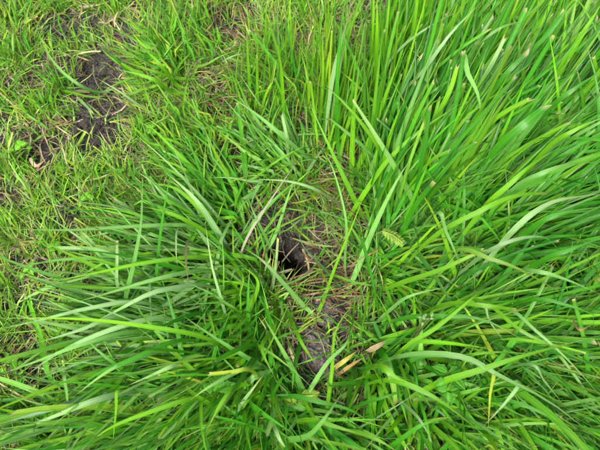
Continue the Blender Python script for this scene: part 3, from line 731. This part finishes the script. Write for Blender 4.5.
PINK = np.array([.20, .105, .05]); TAN = np.array([.27, .20, .10]); GRY = np.array([.17, .14, .10])
straw([(303, 249, .004), (308, 262, .006), (309, 276, .008)], 2.6, TAN, 'pale straw standing on its end in the burrow entrance')
straw([(290, 279, .012), (308, 273, .014), (326, 268, .012)], 1.7, PINK, 'reddish straw lying across the lower rim of the burrow')
straw([(296, 284, .012), (316, 279, .016), (330, 278, .012)], 1.7, PINK, 'reddish straw crossing the soil just below the burrow')
straw([(282, 262, .004), (291, 251, .01), (299, 243, .012)], 1.6, GRY, 'thin grey stalk leaning over the black hole')
straw([(306, 226, .012), (318, 238, .01), (330, 246, .008)], 2.0, GRY, 'thin root lying on the bank above the hole')
straw([(300, 296, .012), (322, 292, .014), (346, 286, .014)], 2.2, TAN, 'tan straw level across the bare soil under the burrow')
straw([(316, 300, .01), (336, 296, .016), (372, 296, .018)], 2.4, TAN * .9, 'long tan straw right of the bare soil')
straw([(378, 250, .06), (366, 256, .06), (352, 264, .05)], 1.5, PINK, 'orange brown straw right of the burrow')
for i in range(40):
    x = random.gauss(330, 24); y = random.gauss(285, 34); a = random.uniform(0, 6.28); L = random.uniform(7, 17)
    if math.hypot(x - 287, y - 263) < 22: continue
    straw([(x - L * math.cos(a), y - L * .8 * math.sin(a), .006), (x + random.gauss(0, 2), y + random.gauss(0, 2), .012 + random.random() * .012), (x + L * math.cos(a), y + L * .8 * math.sin(a), .008)],
          random.uniform(.8, 1.5), random.choice([TAN, PINK, GRY, STR * .45, BRN * .6, BRN]), None, 'dry straws around the burrow', where=(x, y))
for i in range(26):
    x, y = random.choice([(228, 24), (222, 98), (345, 185), (228, 40), (345, 160)]); x += random.gauss(0, 12); y = min(y + random.gauss(0, 14), 204); a = random.uniform(0, 6.28); L = random.uniform(8, 18)
    straw([(x - L * math.cos(a), y - L * .8 * math.sin(a), .01), (x + random.gauss(0, 2), y, .02 + random.random() * .015), (x + L * math.cos(a), y + L * .8 * math.sin(a), .012)],
          random.uniform(.8, 1.4), random.choice([TAN, PINK, STR * .6, BRN]), None, 'dry straws in the upper thatch', where=(x, y))
for i in range(22):
    x, y = random.choice([(98, 128), (98, 72), (72, 26), (40, 158), (70, 225)]); x += random.gauss(0, 18); y += random.gauss(0, 13); a = random.uniform(0, 6.28); L = random.uniform(6, 13)
    straw([(x - L * math.cos(a), y - L * .8 * math.sin(a), .004), (x + random.gauss(0, 2), y, .010 + random.random() * .012), (x + L * math.cos(a), y + L * .8 * math.sin(a), .006)],
          random.uniform(1.0, 1.8), random.choice([TAN, GRY, STR, np.array([.28, .34, .10])]), None, 'dry straws on the soil track', where=(x, y))

def flat_leaf(pts, W, col, label, name='dead_leaf', cat='leaf'):
    P = spline([px(*p) for p in pts], 13)[None]
    scale = np.linalg.norm(P[0, 6] - CAM) * _t / 300
    V = ribbons(P, np.array([W * scale]), np.array([.2]), np.array([-.3]), np.array([0.]), .3)
    C = np.repeat(np.repeat(np.array([[col]]), 13, 1)[:, :, None], 3, 2) * rng.uniform(.8, 1.15, (1, 13, 3, 1))
    b = P[0, 0]
    o = link(name, mesh_np(name, V[0].reshape(-1, 3) - b, grid_faces(13, 3), STRAW, C.reshape(-1, 3), uv_grid(13, 3)), None, b)
    return tag(o, label, cat)
flat_leaf([(330, 371, .03), (344, 361, .04), (358, 350, .035)], 5, np.array([.30, .26, .05]), 'yellowed blade lying beside the pale clod below the burrow')
flat_leaf([(366, 352, .04), (378, 346, .05), (388, 339, .045)], 6, np.array([.20, .16, .08]), 'cream dead blade above the broad bent shoots')
flat_leaf([(336, 376, .028), (350, 366, .036), (366, 356, .03)], 4, np.array([.24, .16, .05]), 'orange brown blade under the yellowed one')
flat_leaf([(572, 318, .08), (580, 330, .10), (592, 324, .08)], 3, np.array([.26, .17, .07]), 'orange dry blade near the right edge')
flat_leaf([(30, 158, .012), (36, 166, .02), (47, 158, .012)], 4, np.array([.42, .30, .20]), 'brown dry blade beside the dark pit in the lawn')

# ------------------------------------------------------------------ soil clods
def clod_mesh(seed, sub=3):
    import bmesh
    bm = bmesh.new(); bmesh.ops.create_icosphere(bm, subdivisions=sub, radius=1)
    r_ = random.Random(seed); ph = [r_.uniform(0, 6) for _ in range(9)]
    for v in bm.verts:
        c = v.co
        k = 1 + .22 * math.sin(3 * c.x + ph[0]) * math.sin(2.5 * c.y + ph[1]) + .15 * math.sin(6 * c.y + ph[2]) * math.sin(5 * c.z + ph[3]) + .09 * math.sin(11 * c.x + ph[4]) * math.sin(12 * c.z + ph[5]) + .05 * math.sin(23 * c.x + ph[6]) * math.sin(21 * c.y + ph[7]) + r_.uniform(-.03, .03)
        if sub > 3: k += .22 * noise.fractal(c * 2.2 + Vector((seed, 0, 0)), 1.0, 2.0, 5) + .05 * noise.noise(c * 11)
        v.co = c * k * .02; v.co.z *= .7
    me = bpy.data.meshes.new("soil_clod"); bm.to_mesh(me); bm.free()
    me.materials.append(CLODM)
    return me
CL = [clod_mesh(s) for s in range(6)]
def clod(x, y, r, label, group=None, me=None):
    label = label or ('tiny' if r < .0045 else 'small' if r < .0068 else 'larger') + ' dark clod of soil ' + place_of(x, y)
    p = px(x, y); z = float(ground_h(p[0:1], p[1:2])[0])
    o = link("soil_clod", me or random.choice(CL), None, (p[0], p[1], z + r * .25))
    q_ = r / .02; o.scale = (q_ * random.uniform(.8, 1.3), q_ * random.uniform(.8, 1.2), q_ * random.uniform(.7, 1.1)); o.rotation_euler = (random.uniform(-.5, .5), random.uniform(-.5, .5), random.uniform(0, 6))
    return tag(o, label, 'soil clod', group)
gm = clod_mesh(77, 5); gm.materials[0] = GREYM
clod(319, 353, .024, 'pale grey clod of dry earth in the gap below the burrow', None, gm)
gm2 = clod_mesh(78, 5); gm2.materials[0] = GREYM
clod(324, 312, .017, 'smaller greyish clod of earth between the burrow and the pale clod', None, gm2)
for i in range(24):
    x = random.gauss(318, 14); y = random.uniform(232, 372)
    if math.hypot(x - 287, y - 263) < 20: continue
    clod(x, y, random.uniform(.003, .009), None, 'soil clods around the burrow')
for i in range(30):
    x, y = random.choice([(98, 128), (98, 128), (98, 72), (40, 156), (72, 24), (76, 220), (20, 345)]); x += random.gauss(0, 13); y += random.gauss(0, 11)
    clod(x, y, random.uniform(.003, .010), None, 'soil clods in the lawn')

# crumbs and grit strewn over the bare soil
def crumbs(N):
    x, y = scatter(N, -.60, .60, -.38, .5, lambda x, y: np.where(hole_r(x, y) < .022, 0, np.clip(bare(x, y) * 1.2 - .15, 0, 1) * np.clip(.5 + 2 * vnoise(x * 70, y * 70), .1, 1)))
    n = len(x)
    r = .0009 + .0028 * rng.random(n) ** 3
    oc = np.array([(1, 0, 0), (0, 1, 0), (-1, 0, 0), (0, -1, 0), (.1, .1, .8), (0, 0, -.8)], float)
    V = oc[None] * r[:, None, None] * rng.uniform(.6, 1.4, (n, 6, 1))
    a = rng.random(n) * 6.28; ca, sa = np.cos(a)[:, None], np.sin(a)[:, None]
    X = V[..., 0] * ca - V[..., 1] * sa; Y = V[..., 0] * sa + V[..., 1] * ca
    V = np.stack([X + x[:, None], Y + y[:, None], V[..., 2] + (ground_h(x, y) + r * .3)[:, None]], -1)
    f = np.array([(0, 1, 4), (1, 2, 4), (2, 3, 4), (3, 0, 4), (1, 0, 5), (2, 1, 5), (3, 2, 5), (0, 3, 5)])
    F = (f[None] + (np.arange(n) * 6)[:, None, None]).reshape(-1, 3)
    o = link('soil_crumbs', mesh_np('soil_crumbs', V.reshape(-1, 3), F, CLODM, smooth=False)); o['kind'] = 'stuff'; o['label'] = 'fine crumbs of dark soil on the bare patches'
crumbs(150000)

# ------------------------------------------------------------------ weeds and clover among the grass
def leaflet_mesh(L, W, lobes, col, name='leaflet', cup=.25):
    k = 19; V = []; C = []; U = []
    for i in range(k):
        s = i / (k - 1)
        wd = W / 2 * (math.sin(math.pi * min(.999, s ** .8 * .96 + .03))) * (1 + lobes * math.sin(s * 21))
        for j in (-1, -.5, 0, .5, 1):
            V.append((s * L, j * wd, cup * abs(j) * wd - .25 * L * s * s)); C.append(np.array(col) * (1.5 if j == 0 else 1 + .22 * math.sin(s * 40 + abs(j) * 9))); U.append(((j + 1) / 2, s * 2))
    return mesh_np(name, np.array(V), grid_faces(k, 5), WEED, np.array(C), np.array(U))

def stem_mesh(a, b, r, col, name='stem'):
    a = np.array(a); b = np.array(b); P = np.array([a + (b - a) * t + np.array([0, 0, .15 * np.linalg.norm(b - a) * math.sin(math.pi * t)]) for t in np.linspace(0, 1, 5)])
    T = unit(np.gradient(P, axis=0)); S = unit(np.cross(T, [0.13, .2, 1.])); B = np.cross(S, T); k = 5
    V = [P[i] + (S[i] * math.cos(6.283 * j / k) + B[i] * math.sin(6.283 * j / k)) * r for i in range(5) for j in range(k)]
    F = [(i * k + j, i * k + (j + 1) % k, (i + 1) * k + (j + 1) % k, (i + 1) * k + j) for i in range(4) for j in range(k)]
    U = [(j / k, i / 4) for i in range(5) for j in range(k)]
    return mesh_np(name, np.array(V), np.array(F), WEED, np.tile(np.array(col), (len(V), 1)), np.array(U))

def weed(label, x, y, h, leaves, col, name='weed_plant', cat='weed', lobes=.10, group=None, axis=None):
    """leaves: (dx px, dy px, angle deg, length m, width m) around the crown at height h."""
    p = px(x, y, h); g0 = float(gh0(p[0:1], p[1:2])[0])
    t = thing(name, label, cat, (p[0], p[1], g0), group)
    H = p[2] - g0
    if axis:
        q = px(x + axis[0], y + axis[1], h) - p; link('stem', stem_mesh((0, 0, H), (q[0], q[1], H), .0008, (.17, .24, .05)), t); link('stem', stem_mesh((-.02, .01, 0), (0, 0, H), .0008, (.17, .24, .05)), t)
    for (dx, dy, a, L, W) in leaves:
        q = px(x + dx, y + dy, h) - p
        if not axis: link('stem', stem_mesh((0, 0, 0), (q[0], q[1], H), .0007, (.10, .17, .04)), t)
        o = link('leaflet', leaflet_mesh(L, W, lobes, np.array(col) * random.uniform(.85, 1.15)), t, (q[0], q[1], H))
        o.rotation_euler = (random.uniform(-.25, .25), random.uniform(-.2, .15), R(a))
    return t
WG = (.032, .130, .009)
weed('small weed with five toothed oval leaflets showing between long blades, lower right of centre', 449, 376, .10,
     [(-2, -3, 150, .017, .013), (1, -2, 20, .015, .013), (3, 2, -40, .018, .014), (-2, 4, 210, .013, .011), (4, -6, 70, .013, .011)], WG)
weed('small weed of three rounded leaflets just below the other toothed weed', 447, 391, .095, [(0, 0, 170, .012, .012), (1, 1, 265, .016, .013), (3, 0, 20, .013, .012)], WG)
weed('yellow green feathery sprig lying by the foot of the tall tussock right of the burrow', 383, 231, .078,
     [(k * 1.7, k * .85 + .02 * k * k, sd * random.uniform(45, 75) - 25, .0085 * (1.15 - abs(k - 5) * .07), .0042) for k in range(12) for sd in (-1, 1)], (.13, .22, .03), lobes=.25, axis=(20, 12))
weed('broad lobed weed leaf under the blades near the bottom edge, left of centre', 214, 392, .07,
     [(0, 0, 70, .028, .020), (4, -2, 20, .020, .014), (-3, 2, 130, .018, .012)], (.034, .13, .010), lobes=.16)
weed('silvery bud cluster on a thin stem right of the bare soil', 424, 320, .11,
     [(0, 0, 90, .006, .004), (-2, -2, 160, .006, .003), (2, 0, 30, .006, .003), (7, -3, 60, .006, .004), (-1, 2, 250, .005, .003), (6, -1, 10, .005, .003), (1, -3, 70, .005, .003)], (.14, .22, .09), lobes=.05)
weed('yellowed sorrel leaf near the bottom middle under a bent blade', 300, 400, .045, [(0, 0, 20, .024, .016), (-4, 2, 160, .016, .012)], (.13, .19, .02), lobes=.04)
CLOV = [("bright three leaved clover at the left edge below mid height", 30, 268), ("clover between the tuft and the pale arching blade at mid left", 55, 246), ("clover right of the larger bare soil patch", 150, 128),
        ("clover at the lower end of the soil track", 86, 196), ("clover low on the left edge by the dark gap", 12, 362), ("clover near the left edge beside the dark pit", 20, 145), ("clover under the horizontal pale blades at mid left", 96, 268)]
for lab, x, y in CLOV:
    a = random.uniform(0, 360)
    weed(lab, x, y, .024, [(0, 0, a + k * 120 + random.uniform(-15, 15), .0105, .0095) for k in range(3)] + [(7, 4, a + 40, .008, .007), (-6, 5, a + 170, .009, .008)], (.075, .21, .014), 'clover_plant', 'clover', .02, 'clover plants in the lawn')
print("objects", len(bpy.data.objects))
